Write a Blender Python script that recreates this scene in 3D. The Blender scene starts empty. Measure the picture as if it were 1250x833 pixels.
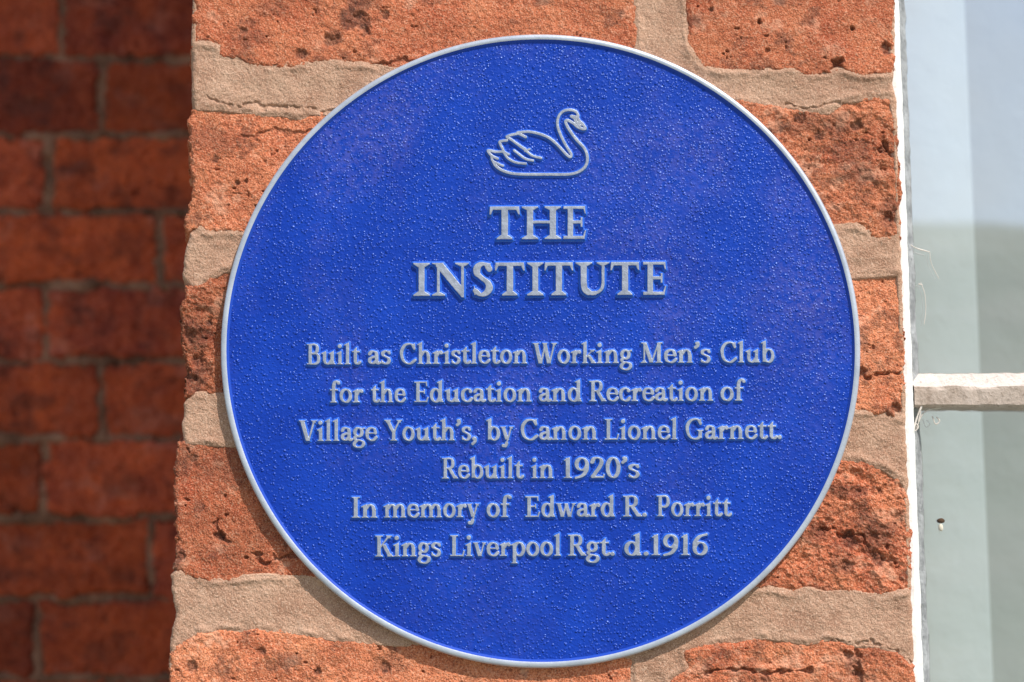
import bpy, math
import numpy as np
from mathutils import Vector, Matrix
R = math.radians

# ------------------------------------------------------------------ camera, world, sun, exposure
scene = bpy.context.scene
coll = scene.collection
CAM = np.array((0.0, -0.66, 1.60))
PITCH = R(8.0)
FPX = 1885.0                                   # focal length in survey units (1250 units across the frame)
cam = bpy.data.cameras.new("camera")
cam.sensor_width = 36.0
cam.lens = FPX / 1250.0 * 36.0
cam.clip_start = 0.02
cam.clip_end = 3000
cam.dof.use_dof = True
cam.dof.focus_distance = 0.655
cam.dof.aperture_fstop = 9.0
cam_o = bpy.data.objects.new("camera", cam)
coll.objects.link(cam_o)
cam_o.location = Vector(CAM)
cam_o.rotation_euler = (R(90) + PITCH, 0, 0)
scene.camera = cam_o

SUN = Vector((0.42, -0.50, 0.76)).normalized()   # towards the sun
EL = math.asin(SUN.z)
world = bpy.data.worlds.new("World")
scene.world = world
world.use_nodes = True
wn = world.node_tree
wn.nodes.clear()
sky = wn.nodes.new("ShaderNodeTexSky")
sky.sky_type = 'NISHITA'
sky.sun_disc = False
sky.sun_elevation = EL
sky.sun_rotation = math.atan2(SUN.x, SUN.y)
sky.altitude = 50
sky.dust_density = 1.2
bg = wn.nodes.new("ShaderNodeBackground")
bg.inputs[1].default_value = 0.15
# scattered fair-weather cloud in the sky itself
tc = wn.nodes.new("ShaderNodeTexCoord")
cn = wn.nodes.new("ShaderNodeTexNoise")
cn.inputs["Scale"].default_value = 3.2
cn.inputs["Detail"].default_value = 5
cr = wn.nodes.new("ShaderNodeMapRange")
cr.inputs[1].default_value = 0.47
cr.inputs[2].default_value = 0.72
cm = wn.nodes.new("ShaderNodeMix")
cm.data_type = 'RGBA'
cm.inputs[7].default_value = (5.5, 5.7, 6.0, 1)
wout = wn.nodes.new("ShaderNodeOutputWorld")
wn.links.new(tc.outputs["Generated"], cn.inputs["Vector"])
wn.links.new(cn.outputs[0], cr.inputs[0])
wn.links.new(cr.outputs[0], cm.inputs[0])
wn.links.new(sky.outputs[0], cm.inputs[6])
wn.links.new(cm.outputs[2], bg.inputs[0])
wn.links.new(bg.outputs[0], wout.inputs[0])

sun = bpy.data.lights.new("sun", 'SUN')
sun.energy = 4.5
sun.angle = R(0.53)
sun.color = (1.0, 0.95, 0.87)
sun_o = bpy.data.objects.new("sun", sun)
coll.objects.link(sun_o)
sun_o.rotation_euler = SUN.to_track_quat('Z', 'Y').to_euler()

scene.view_settings.view_transform = 'Standard'
scene.view_settings.look = 'None'
scene.view_settings.exposure = 0.12
scene.view_settings.gamma = 1.0
scene.cycles.max_bounces = 8
scene.cycles.transparent_max_bounces = 12

# ------------------------------------------------------------------ survey coordinates
def pt(u, v, Y=0.0):
    """Survey reading (u right, v down) -> point on the upright plane y = Y. Returns x, z arrays (metres)."""
    u = np.asarray(u, float); v = np.asarray(v, float)
    a = (u - 625.0) / FPX
    b = (416.5 - v) / FPX
    dy = math.cos(PITCH) - b * math.sin(PITCH)
    dz = math.sin(PITCH) + b * math.cos(PITCH)
    t = (Y - CAM[1]) / dy
    return CAM[0] + a * t, CAM[2] + dz * t
MM = 0.001
PXM = 0.00035                                   # one survey unit on the wall, metres

# ------------------------------------------------------------------ numpy noise
_tab = np.random.RandomState(7).rand(16, 256, 256)
def vnoise(x, y, s=0):
    T = _tab[s % 16]
    xi = np.floor(x).astype(int); yi = np.floor(y).astype(int)
    fx = x - xi; fy = y - yi
    fx = fx * fx * fx * (fx * (fx * 6 - 15) + 10); fy = fy * fy * fy * (fy * (fy * 6 - 15) + 10)
    a = T[xi & 255, yi & 255]; b = T[(xi + 1) & 255, yi & 255]
    c = T[xi & 255, (yi + 1) & 255]; d = T[(xi + 1) & 255, (yi + 1) & 255]
    return (a * (1 - fx) + b * fx) * (1 - fy) + (c * (1 - fx) + d * fx) * fy
def fbm(x, y, s=0, octv=4, gain=0.5):
    r = 0; a = 1; t = 0
    for o in range(octv):
        r = r + a * (vnoise(x + 17.3 * o, y - 9.1 * o, s + o) - 0.5)
        t += a; a *= gain
        x = x * 2.03; y = y * 2.03
    return r / t * 2.0                           # about -1..1
def sstep(a, b, x):
    t = np.clip((x - a) / (b - a), 0, 1)
    return t * t * (3 - 2 * t)
def poly_sd(px, py, poly):
    """Signed distance to a polygon, positive inside."""
    P = np.asarray(poly, float); n = len(P)
    px = px + 1.37e-6; py = py + 2.11e-6
    d2 = np.full(px.shape, 1e18); ins = np.zeros(px.shape, bool)
    for i in range(n):
        ax, ay = P[i]; bx, by = P[(i + 1) % n]
        ex, ey = bx - ax, by - ay
        L = ex * ex + ey * ey + 1e-12
        t = np.clip(((px - ax) * ex + (py - ay) * ey) / L, 0, 1)
        d2 = np.minimum(d2, (px - ax - t * ex) ** 2 + (py - ay - t * ey) ** 2)
        if ay != by:
            cond = (ay > py) != (by > py)
            ins ^= cond & (px < (bx - ax) * (py - ay) / (by - ay) + ax)
    d = np.sqrt(d2)
    return np.where(ins, d, -d)
def path_d(px, py, pts):
    d2 = np.full(px.shape, 1e18)
    for (ax, ay), (bx, by) in zip(pts[:-1], pts[1:]):
        ex, ey = bx - ax, by - ay
        L = ex * ex + ey * ey + 1e-12
        t = np.clip(((px - ax) * ex + (py - ay) * ey) / L, 0, 1)
        d2 = np.minimum(d2, (px - ax - t * ex) ** 2 + (py - ay - t * ey) ** 2)
    return np.sqrt(d2)

# ------------------------------------------------------------------ mesh helpers
def link_mesh(name, verts, faces, mats, parent=None, smooth=True, face_mats=None, attrs=None):
    me = bpy.data.meshes.new(name)
    verts = np.asarray(verts, np.float32)
    if isinstance(faces, np.ndarray):
        n, k = faces.shape
        me.vertices.add(len(verts)); me.vertices.foreach_set("co", verts.ravel())
        me.loops.add(n * k); me.loops.foreach_set("vertex_index", faces.astype(np.int32).ravel())
        me.polygons.add(n)
        me.polygons.foreach_set("loop_start", np.arange(0, n * k, k, dtype=np.int32))
        me.update(calc_edges=True)
    else:
        me.from_pydata([tuple(map(float, v)) for v in verts], [], faces)
    me.polygons.foreach_set("use_smooth", np.full(len(me.polygons), smooth))
    for m in (mats if isinstance(mats, (list, tuple)) else [mats]):
        me.materials.append(m)
    if face_mats is not None:
        me.polygons.foreach_set("material_index", np.asarray(face_mats, np.int32))
    if attrs:
        for k, a in attrs.items():
            at = me.color_attributes.new(k, 'FLOAT_COLOR', 'POINT')
            at.data.foreach_set("color", np.asarray(a, np.float32).ravel())
    me.validate()
    o = bpy.data.objects.new(name, me)
    coll.objects.link(o)
    if parent: o.parent = parent
    return o
def grid_faces(keep):
    """quads of a (rows, cols) boolean grid; returns used flat indices and faces renumbered to them. v grows downwards."""
    h, w = keep.shape
    idx = np.arange(h * w).reshape(h, w)
    ok = keep[:-1, :-1] & keep[1:, :-1] & keep[:-1, 1:] & keep[1:, 1:]
    f = np.stack([idx[:-1, :-1][ok], idx[1:, :-1][ok], idx[1:, 1:][ok], idx[:-1, 1:][ok]], 1)
    used = np.unique(f)
    re = np.full(h * w, -1); re[used] = np.arange(len(used))
    return used, re[f]
def empty(name, loc=(0, 0, 0)):
    o = bpy.data.objects.new(name, None)
    o.empty_display_size = 0.05
    coll.objects.link(o); o.location = loc
    return o
def tag(o, label, cat=None, group=None, kind=None):
    o["label"] = label
    if cat: o["category"] = cat
    if group: o["group"] = group
    if kind: o["kind"] = kind
    return o

# ------------------------------------------------------------------ materials
class NT:
    def __init__(s, name):
        s.m = bpy.data.materials.new(name); s.m.use_nodes = True
        s.t = s.m.node_tree; s.t.nodes.clear()
        s.out = s.t.nodes.new("ShaderNodeOutputMaterial")
    def n(s, typ, **kw):
        nd = s.t.nodes.new("ShaderNode" + typ)
        for k, v in kw.items():
            if k.startswith("_"): setattr(nd, k[1:], v)
            else:
                sock = nd.inputs[int(k[1:])] if k[0] == "i" and k[1:].isdigit() else nd.inputs[k.replace("_", " ")]
                s.put(sock, v)
        return nd
    def put(s, sock, v):
        if hasattr(v, "node"): s.t.links.new(v, sock)
        else: sock.default_value = v
    def obj(s): return s.n("TexCoord").outputs["Object"]
    def noise(s, scale, detail=3, rough=0.55, vec=None):
        return s.n("TexNoise", Scale=scale, Detail=detail, Roughness=rough, Vector=vec or s.obj()).outputs[0]
    def ramp(s, v, a, b, lo=0.0, hi=1.0):
        return s.n("MapRange", i0=v, i1=a, i2=b, i3=lo, i4=hi).outputs[0]
    def mix(s, f, a, b, mode='MIX'):
        nd = s.n("Mix", _data_type='RGBA', _blend_type=mode)
        s.put(nd.inputs[0], f); s.put(nd.inputs[6], a); s.put(nd.inputs[7], b)
        return nd.outputs[2]
    def math(s, op, a, b=0.0):
        return s.n("Math", _operation=op, i0=a, i1=b).outputs[0]
    def bump(s, h, dist, strength=1.0, normal=None):
        nd = s.n("Bump", Height=h, Distance=dist, Strength=strength)
        if normal is not None: s.put(nd.inputs["Normal"], normal)
        return nd.outputs[0]
    def done(s, color, rough=0.6, metal=0.0, normal=None, spec=0.5, coat=0.0, coat_rough=0.1, tint=None):
        p = s.n("BsdfPrincipled")
        s.put(p.inputs["Base Color"], color); s.put(p.inputs["Roughness"], rough)
        s.put(p.inputs["Metallic"], metal); s.put(p.inputs["Specular IOR Level"], spec)
        s.put(p.inputs["Coat Weight"], coat); s.put(p.inputs["Coat Roughness"], coat_rough)
        if normal is not None: s.put(p.inputs["Normal"], normal)
        if tint is not None: s.put(p.inputs["Specular Tint"], tint)
        s.t.links.new(p.outputs[0], s.out.inputs[0])
        return s.m
def C(r, g, b): return (r, g, b, 1.0)

def mat_brick(name, c_a, c_b, pale, dark, grain=1.0):
    t = NT(name)
    at = t.n("Attribute", _attribute_name="tone").outputs[0]
    sep = t.n("SeparateColor", i0=at)
    burn_and_hollow, hue, light = sep.outputs[0], sep.outputs[1], sep.outputs[2]
    lime = t.n("Attribute", _attribute_name="tone").outputs[3]
    n1 = t.noise(420 / grain, 4, 0.65)
    n2 = t.noise(1450 / grain, 2, 0.6)
    n3 = t.noise(90 / grain, 4, 0.6)
    h = t.math('ADD', t.math('MULTIPLY', t.ramp(n3, 0.3, 0.7), 0.5), t.math('MULTIPLY', hue, 0.6))
    col = t.mix(h, c_a, c_b)
    col = t.mix(t.ramp(n1, 0.56, 0.78, 0, 0.5), col, pale)
    col = t.mix(t.ramp(n1, 0.44, 0.28, 0, 0.65), col, dark)
    col = t.mix(t.ramp(n2, 0.54, 0.66, 0, 0.7), col, pale)
    col = t.mix(t.ramp(n2, 0.46, 0.34, 0, 0.75), col, dark)
    col = t.mix(t.math('MULTIPLY', lime, t.ramp(n1, 0.35, 0.6, 0.25, 0.8)), col, pale)
    hv = t.n("HueSaturation", Value=t.ramp(light, 0, 1, 0.66, 1.28), Color=col)
    col = t.mix(t.math('MULTIPLY', burn_and_hollow, t.ramp(n1, 0.2, 0.6, 1.1, 0.6)), hv.outputs[0], C(0.045, 0.028, 0.026))
    hgt = t.math('ADD', t.math('MULTIPLY', n1, 0.6), t.math('MULTIPLY', n2, 0.8))
    nr = t.bump(hgt, 0.0010 * grain, 0.9)
    return t.done(col, 0.92, normal=nr, spec=0.18)
def mat_mortar(name, a, b, grain=1.0, pale=C(0.72, 0.52, 0.39)):
    t = NT(name)
    n1 = t.noise(60 / grain, 4, 0.6)
    n2 = t.noise(1900 / grain, 3, 0.7)
    n3 = t.noise(500 / grain, 3, 0.6)
    col = t.mix(t.ramp(n1, 0.36, 0.64), a, b)
    col = t.mix(t.ramp(t.noise(150 / grain, 5, 0.7), 0.55, 0.75, 0, 0.45), col, C(0.24, 0.15, 0.10))
    col = t.mix(t.ramp(n2, 0.54, 0.64, 0, 0.75), col, pale)
    col = t.mix(t.ramp(n2, 0.46, 0.36, 0, 0.75), col, C(0.20, 0.11, 0.07))
    col = t.mix(t.ramp(n3, 0.64, 0.74, 0, 0.35), col, C(0.45, 0.2, 0.1))
    nr = t.bump(t.math('ADD', n2, t.math('MULTIPLY', n3, 0.8)), 0.0008 * grain, 0.8)
    return t.done(col, 0.95, normal=nr, spec=0.12)

M_BRICK = mat_brick("red_brick", C(0.40, 0.085, 0.038), C(0.58, 0.205, 0.098), C(0.68, 0.36, 0.235), C(0.16, 0.045, 0.028))
M_MORTAR = mat_mortar("sandy_mortar", C(0.43, 0.235, 0.155), C(0.58, 0.355, 0.245))
M_BRICK2 = mat_brick("shade_darkened_brick", C(0.19, 0.027, 0.018), C(0.68, 0.118, 0.034), C(0.46, 0.15, 0.10), C(0.07, 0.022, 0.017), 2.6)  # colours of this brick and its mortar darkened to deepen the wall's shade
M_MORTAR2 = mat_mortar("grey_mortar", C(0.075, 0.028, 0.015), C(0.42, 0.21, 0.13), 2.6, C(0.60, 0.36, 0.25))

def mat_core():
    t = NT("plain_brickwork")
    b = t.n("TexBrick", Vector=t.n("Mapping", Vector=t.obj(), Rotation=(R(90), 0, 0)).outputs[0], Color1=C(0.42, 0.11, 0.055), Color2=C(0.33, 0.08, 0.04),
            Mortar=C(0.33, 0.21, 0.14), Scale=1.0, Mortar_Size=0.007, Brick_Width=0.225, Row_Height=0.075)
    return t.done(t.mix(t.ramp(t.noise(120), 0.3, 0.7, 0, 0.5), b.outputs[0], C(0.22, 0.07, 0.04)), 0.93, normal=t.bump(t.noise(500), 0.001), spec=0.15)
M_CORE = mat_core()

def blue_bumps(t):
    """cast, orange-peel stipple: random little domes over a gentle ripple"""
    o = t.obj()
    w = t.n("TexNoise", Scale=260.0, Detail=2.0, Vector=o)
    wob = t.n("VectorMath", _operation='MULTIPLY_ADD', i0=w.outputs[1], i1=(0.0016,) * 3, i2=o).outputs[0]
    hs = None
    for sc, rad, amp in ((820.0, 0.55, 0.7), (520.0, 0.42, 1.1)):
        v = t.n("TexVoronoi", Vector=wob, Scale=sc, _feature='F1')
        dome = t.n("MapRange", _interpolation_type='SMOOTHSTEP', i0=v.outputs["Distance"], i1=rad, i2=0.05).outputs[0]
        rnd = t.n("SeparateColor", i0=v.outputs["Color"]).outputs[0]
        d = t.math('MULTIPLY', t.math('MULTIPLY', dome, t.ramp(rnd, 0.0, 0.9, 0.1, 1.0)), amp)
        hs = d if hs is None else t.math('MAXIMUM', hs, d)
    rip = t.noise(430, 3, 0.55)
    return t.math('ADD', t.math('MULTIPLY', hs, 1.0), t.math('MULTIPLY', rip, 0.9))
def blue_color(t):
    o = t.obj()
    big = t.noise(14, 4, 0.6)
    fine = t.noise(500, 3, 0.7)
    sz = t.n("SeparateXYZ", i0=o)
    up = t.ramp(sz.outputs[2], -0.10, 0.09, 0.25, 1.0)  # height ramp strengthens the pink dust upward, painting in a sheen
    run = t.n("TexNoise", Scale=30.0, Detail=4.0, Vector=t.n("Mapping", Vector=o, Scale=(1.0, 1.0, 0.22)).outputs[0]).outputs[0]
    dust_sheen = t.math('MULTIPLY', t.math('MULTIPLY', t.ramp(t.math('ADD', t.math('MULTIPLY', big, 0.65), t.math('MULTIPLY', run, 0.35)), 0.48, 0.68), t.ramp(fine, 0.40, 0.62)), up)
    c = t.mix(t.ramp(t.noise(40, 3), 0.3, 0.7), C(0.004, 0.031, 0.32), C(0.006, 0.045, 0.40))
    return t.mix(t.math('MULTIPLY', dust_sheen, 0.24), c, C(0.36, 0.28, 0.48))
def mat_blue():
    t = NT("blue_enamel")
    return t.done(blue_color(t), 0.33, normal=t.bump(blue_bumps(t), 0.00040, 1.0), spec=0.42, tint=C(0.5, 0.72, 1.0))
def mat_silver(name="silver_paint"):
    t = NT(name)
    n = t.noise(700, 3, 0.6); n2 = t.noise(120, 3)
    c = t.mix(t.ramp(n2, 0.3, 0.7), C(0.42, 0.46, 0.54), C(0.54, 0.58, 0.66))
    c = t.mix(t.ramp(t.noise(45, 5, 0.7), 0.55, 0.75, 0, 0.5), c, C(0.26, 0.28, 0.33))
    c = t.mix(t.ramp(t.noise(300, 4, 0.7), 0.66, 0.74, 0, 0.7), c, C(0.12, 0.13, 0.2))
    return t.done(c, 0.38, 0.35, normal=t.bump(n, 0.00012, 0.7), spec=0.5)
def mat_letter():
    """silver on the top faces, a lighter blue enamel running up the flanks (attribute 'top')"""
    t = NT("letter_enamel")
    sep = t.n("SeparateColor", i0=t.n("Attribute", _attribute_name="tone").outputs[0])
    n = t.noise(900, 3, 0.6)
    top = t.ramp(t.math('ADD', sep.outputs[0], t.ramp(n, 0.3, 0.7, -0.12, 0.12)), 0.42, 0.58)
    c = t.mix(t.ramp(t.noise(260, 3), 0.3, 0.7), C(0.25, 0.27, 0.335), C(0.40, 0.425, 0.495))
    col = t.mix(top, C(0.022, 0.12, 0.58), c)  # flank blue lighter than the field, to paint in edge glow
    nr = t.bump(t.noise(620, 3, 0.6), 0.0003, 0.8)
    return t.done(col, t.ramp(top, 0, 1, 0.34, 0.42), t.math('MULTIPLY', top, 0.3), normal=nr, spec=1.0, tint=C(0.7, 0.85, 1.0))
def mat_edge():
    t = NT("smooth_blue_enamel")
    return t.done(C(0.012, 0.06, 0.42), 0.45, normal=t.bump(t.noise(400), 0.0002, 0.5), spec=0.35)
M_EDGE = mat_edge()
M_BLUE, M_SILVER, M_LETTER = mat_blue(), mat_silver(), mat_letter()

def mat_white(name, a, b, dirt, amt, bump=0.25):
    t = NT(name)
    n = t.noise(120, 5, 0.65); n2 = t.noise(700, 3, 0.6)
    c = t.mix(t.ramp(n, 0.35, 0.7), a, b)
    c = t.mix(t.math('MULTIPLY', t.ramp(n2, 0.55, 0.75), amt), c, dirt)
    return t.done(c, 0.55, normal=t.bump(t.math('ADD', n2, n), 0.0012, bump), spec=0.3)
M_WHITE = mat_white("white_gloss_paint", C(0.84, 0.84, 0.83), C(0.78, 0.77, 0.75), C(0.45, 0.42, 0.38), 0.25)
M_BAR = mat_white("weathered_white_paint", C(0.50, 0.41, 0.35), C(0.36, 0.28, 0.225), C(0.15, 0.11, 0.08), 0.8, 0.35)
M_BARTOP = mat_white("flaking_sunlit_paint", C(0.62, 0.545, 0.50), C(0.50, 0.43, 0.39), C(0.26, 0.20, 0.17), 0.9, 0.5)  # flaking bevel, whitened in colour to paint the sun falling on it
M_PUTTY = mat_white("shade_greyed_putty", C(0.40, 0.41, 0.42), C(0.16, 0.165, 0.17), C(0.07, 0.07, 0.07), 0.8)  # patchy putty, darkened in colour to paint the shadow line at the glass
def mat_glass():
    t = NT("window_glass")
    nr = t.bump(t.noise(7, 1), 0.0006, 0.25)
    g = t.n("BsdfGlossy", Color=C(0.95, 0.97, 0.97), Roughness=0.03, Normal=nr)
    tr = t.n("BsdfTransparent", Color=C(0.93, 0.96, 0.95))
    dirt = t.n("BsdfDiffuse", Color=C(0.6, 0.6, 0.57))
    mx = t.n("MixShader", i0=0.45, i1=tr.outputs[0], i2=g.outputs[0])
    spots = t.math('MULTIPLY', t.ramp(t.noise(330, 4, 0.7), 0.70, 0.78), 0.4)
    film = t.math('ADD', spots, t.ramp(t.noise(22, 5), 0.4, 0.8, 0.01, 0.04))
    m2 = t.n("MixShader", i0=film, i1=mx.outputs[0], i2=dirt.outputs[0])
    t.t.links.new(m2.outputs[0], t.out.inputs[0])
    return t.m
M_GLASS = mat_glass()
def mat_plain(name, a, b, scale, rough=0.9):
    t = NT(name)
    n = t.noise(scale, 5, 0.6)
    return t.done(t.mix(t.ramp(n, 0.3, 0.7), a, b), rough, spec=0.2, normal=t.bump(n, 0.2 / scale, 0.5))

# ------------------------------------------------------------------ brick relief
def brick_relief(bricks, step, Y, unit, seed, pits=(), cracks=(), stains=(), amp=1.0, warp=1.0, depth=12.0, smooth=(), tones=None):
    """One mesh of many bricks. bricks: polygons in survey units. unit: metres per survey unit on that plane."""
    VV, FF, AA, base = [], [], [], 0
    rnd = np.random.RandomState(seed)
    for bi, poly in enumerate(bricks):
        P = np.asarray(poly, float)
        u0, v0 = P.min(0) - 14; u1, v1 = P.max(0) + 14
        U, V = np.meshgrid(np.arange(u0, u1, step), np.arange(v0, v1, step))
        sd = poly_sd(U, V, P)
        sd = sd + warp * (fbm(U / 26 + bi * 7, V / 26, seed, 3) * 3.6 + fbm(U / 10, V / 10, seed + 3, 4, 0.68) * 5.0)
        rr = 7.0
        q = np.clip((rr - sd) / rr, 0, 1)
        h = -rr * 0.85 * (1 - np.sqrt(np.clip(1 - q * q, 0, 1)))
        h = h + np.minimum(sd, 0) * 6.0
        big = fbm(U / 120 + 3 * bi, V / 90, seed + 5, 3)
        med = fbm(U / 22, V / 22 + bi, seed + 1, 4, 0.55)
        fin = fbm(U / 5, V / 5, seed + 8, 3, 0.6)
        sm = smooth[bi] if len(smooth) else 1.0
        ridge = 1 - np.abs(fbm(U / 34 + 21, V / 26 + 4 * bi, seed + 10, 4, 0.55)) * 2.2
        h = h + amp * sm * (big * 3.4 + med * 2.3 + fin * 1.5 + np.maximum(sm - 0.7, 0) * 5.0 * (ridge - 0.6)) + rnd.uniform(-1.2, 1.2)
        burn_and_hollow = sstep(0.10, 0.50, fbm(U / 30 + 11, V / 26 + 5 * bi, seed + 9, 5, 0.68)) * 0.62
        hole = fbm(U / 12 + 50, V / 9 + 9 * bi, seed + 4, 3)
        hm = sstep(0.62, 0.80, hole)
        h = h - hm * 3.5 * amp; burn_and_hollow = np.maximum(burn_and_hollow, hm * 0.45)  # holes, pits and cracks get a darker colour as well as depth
        for (x, y, r, d) in pits:
            if u0 < x < u1 and v0 < y < v1:
                dd = np.hypot(U - x, V - y) / r + fbm(U / (r * .8), V / (r * .8), seed + 2, 3) * 0.55
                m = 1 - sstep(0.45, 1.1, dd)
                h = h - m * d; burn_and_hollow = np.maximum(burn_and_hollow, m * 0.8)
        for (x, y, rx, ry, s) in stains:
            if u0 < x < u1 and v0 < y < v1:
                dd = np.hypot((U - x) / rx, (V - y) / ry) + fbm(U / 15, V / 15, seed + 6, 4, 0.6) * 0.75
                burn_and_hollow = np.maximum(burn_and_hollow, (1 - sstep(0.35, 1.1, dd)) * s)
        for (pts, w, d) in cracks:
            pu = np.array(pts)
            if pu[:, 0].max() > u0 and pu[:, 0].min() < u1 and pu[:, 1].max() > v0 and pu[:, 1].min() < v1:
                dd = path_d(U + fbm(U / 14, V / 14, seed + 13, 3) * 9, V + fbm(U / 14, V / 14, seed + 14, 3) * 9, pts) + fbm(U / 9, V / 9, seed + 7, 3) * w * 1.6
                m = 1 - sstep(w * 0.3, w * 1.2, dd)
                h = h - m * d; burn_and_hollow = np.maximum(burn_and_hollow, m * 0.5)
        keep = sd > -depth
        used, f = grid_faces(keep)
        uu, vv, hh = U.ravel()[used], V.ravel()[used], h.ravel()[used]
        x, z = pt(uu, vv, Y)
        y = Y - hh * unit
        VV.append(np.stack([x, y, z], 1)); FF.append(f + base); base += len(used)
        hue = np.clip(0.5 + 0.55 * fbm(uu / 60, vv / 60, seed + 11, 3) + (rnd.uniform(-0.3, 0.3) if tones is None else tones[bi][0]), 0, 1)
        lig = np.clip(0.5 + 0.35 * fbm(uu / 90, vv / 40, seed + 12, 4) + (rnd.uniform(-0.2, 0.2) if tones is None else tones[bi][1]), 0, 1)
        bb = burn_and_hollow.ravel()[used]
        lime = sstep(0.18, 0.5, fbm(uu / 38 + 3 * bi, vv / 30 - 2 * bi, seed + 13, 5, 0.65)) * 0.8
        AA.append(np.stack([bb, hue, lig, lime], 1))
    return np.concatenate(VV), np.concatenate(FF), np.concatenate(AA)
def mortar_relief(outline, bricks, step, Y, unit, seed, base_h=-1.0, lip=2.2, cracks=()):
    P = np.asarray(outline, float)
    u0, v0 = P.min(0) - 10; u1, v1 = P.max(0) + 10
    U, V = np.meshgrid(np.arange(u0, u1, step), np.arange(v0, v1, step))
    so = poly_sd(U, V, P) + fbm(U / 14, V / 14, seed, 3) * 2.0
    sb = np.full(U.shape, -1e9)
    for b in bricks: sb = np.maximum(sb, poly_sd(U, V, b))
    h = base_h + fbm(U / 40, V / 30, seed + 1, 3) * 2.0 + fbm(U / 12, V / 9, seed + 2, 3, 0.55) * 0.7 + fbm(U / 2.2, V / 2.2, seed + 5, 2) * 0.6
    h += lip * np.exp(-((sb + 1.5) / 4.0) ** 2) * sstep(-0.2, 0.5, fbm(U / 25, V / 25, seed + 3, 3) + 0.15)
    h -= np.clip((sb - 5) / 6, 0, 1) * 9.0
    for pts, w, d in cracks:
        h -= d * (1 - sstep(w * 0.3, w * 1.2, path_d(U + fbm(U / 14, V / 14, seed + 13, 3) * 9, V + fbm(U / 14, V / 14, seed + 14, 3) * 9, pts) + fbm(U / 9, V / 9, seed + 6, 3) * w * 2.0))
    q = np.clip((8 - so) / 8, 0, 1)
    h += -7 * (1 - np.sqrt(np.clip(1 - q * q, 0, 1))) + np.minimum(so, 0) * 6
    used, f = grid_faces((so > -10) & (sb < 16))
    uu, vv, hh = U.ravel()[used], V.ravel()[used], h.ravel()[used]
    x, z = pt(uu, vv, Y)
    return np.stack([x, Y - hh * unit, z], 1), f

def box_mesh(x0, x1, y0, y1, z0, z1):
    v = [(x, y, z) for x in (x0, x1) for y in (y0, y1) for z in (z0, z1)]
    f = [(0, 1, 3, 2), (4, 6, 7, 5), (0, 4, 5, 1), (2, 3, 7, 6), (0, 2, 6, 4), (1, 5, 7, 3)]
    return v, f

# ------------------------------------------------------------------ the pier
T0, B0 = -45, 880
pier_bricks = [
    # top course
    [(234, T0), (778, T0), (779, 78), (600, 76), (480, 88), (440, 80), (400, 78), (345, 83), (300, 82), (286, 73), (268, 72), (264, 56), (245, 54), (233, 58)],
    [(835, T0), (1092, T0), (1093, 60), (1090, 92), (1055, 94), (1030, 88), (1010, 92), (990, 93), (965, 86), (935, 88), (880, 89), (858, 85), (845, 70), (836, 50)],
    # second course
    [(231, 133), (240, 130), (268, 130), (285, 132), (320, 137), (345, 137), (367, 142), (377, 135), (400, 136), (560, 138), (560, 282), (300, 283), (255, 286), (244, 280), (236, 288), (226, 276), (226, 262), (233, 246), (232, 225), (229, 190), (228, 142)],
    [(620, 140), (780, 138), (900, 121), (925, 126), (960, 131), (980, 133), (1010, 135), (1030, 121), (1060, 117), (1090, 115), (1096, 150), (1099, 200), (1101, 290), (1080, 295), (1068, 293), (1060, 285), (1045, 277), (1000, 281), (620, 284)],
    # third course
    [(226, 348), (243, 350), (255, 338), (272, 328), (300, 327), (430, 330), (430, 486), (280, 485), (260, 485), (245, 483), (225, 488), (226, 452), (222, 430), (219, 400), (221, 375)],
    [(490, 332), (1040, 335), (1060, 334), (1085, 332), (1101, 332), (1104, 400), (1107, 505), (1100, 512), (1080, 507), (1065, 505), (1045, 504), (490, 490)],
    # fourth course
    [(215, 539), (230, 537), (262, 540), (290, 541), (560, 545), (560, 706), (370, 708), (330, 706), (300, 707), (280, 712), (250, 710), (230, 705), (214, 699), (210, 690), (212, 670), (214, 640), (213, 600)],
    [(620, 548), (1000, 552), (1020, 556), (1048, 560), (1080, 570), (1092, 578), (1108, 590), (1111, 620), (1114, 722), (1090, 728), (1060, 730), (1040, 725), (1005, 728), (985, 722), (965, 727), (940, 720), (900, 724), (620, 715)],
    # bottom course
    [(206, 800), (212, 786), (228, 780), (245, 769), (265, 766), (310, 768), (345, 768), (380, 773), (420, 780), (470, 783), (600, 786), (774, 800), (776, B0), (206, B0)],
    [(834, 794), (860, 786), (900, 780), (935, 775), (960, 779), (985, 783), (1010, 778), (1022, 781), (1045, 786), (1080, 790), (1100, 800), (1118, 813), (1119, B0), (813, B0), (815, 828), (838, 816)],
]
pier_outline = [(236, T0), (232, 60), (233, 120), (237, 140), (237, 270), (229, 290), (222, 320), (222, 338), (231, 352), (231, 480), (223, 492), (221, 530), (223, 545), (219, 690), (208, 702), (208, 722), (213, 745), (209, 770), (205, 800), (208, B0),
                (1119, B0), (1117, 800), (1114, 720), (1112, 640), (1109, 560), (1106, 480), (1104, 380), (1101, 300), (1099, 250), (1095, 120), (1092, 100), (1093, 60), (1092, T0)]
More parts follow.
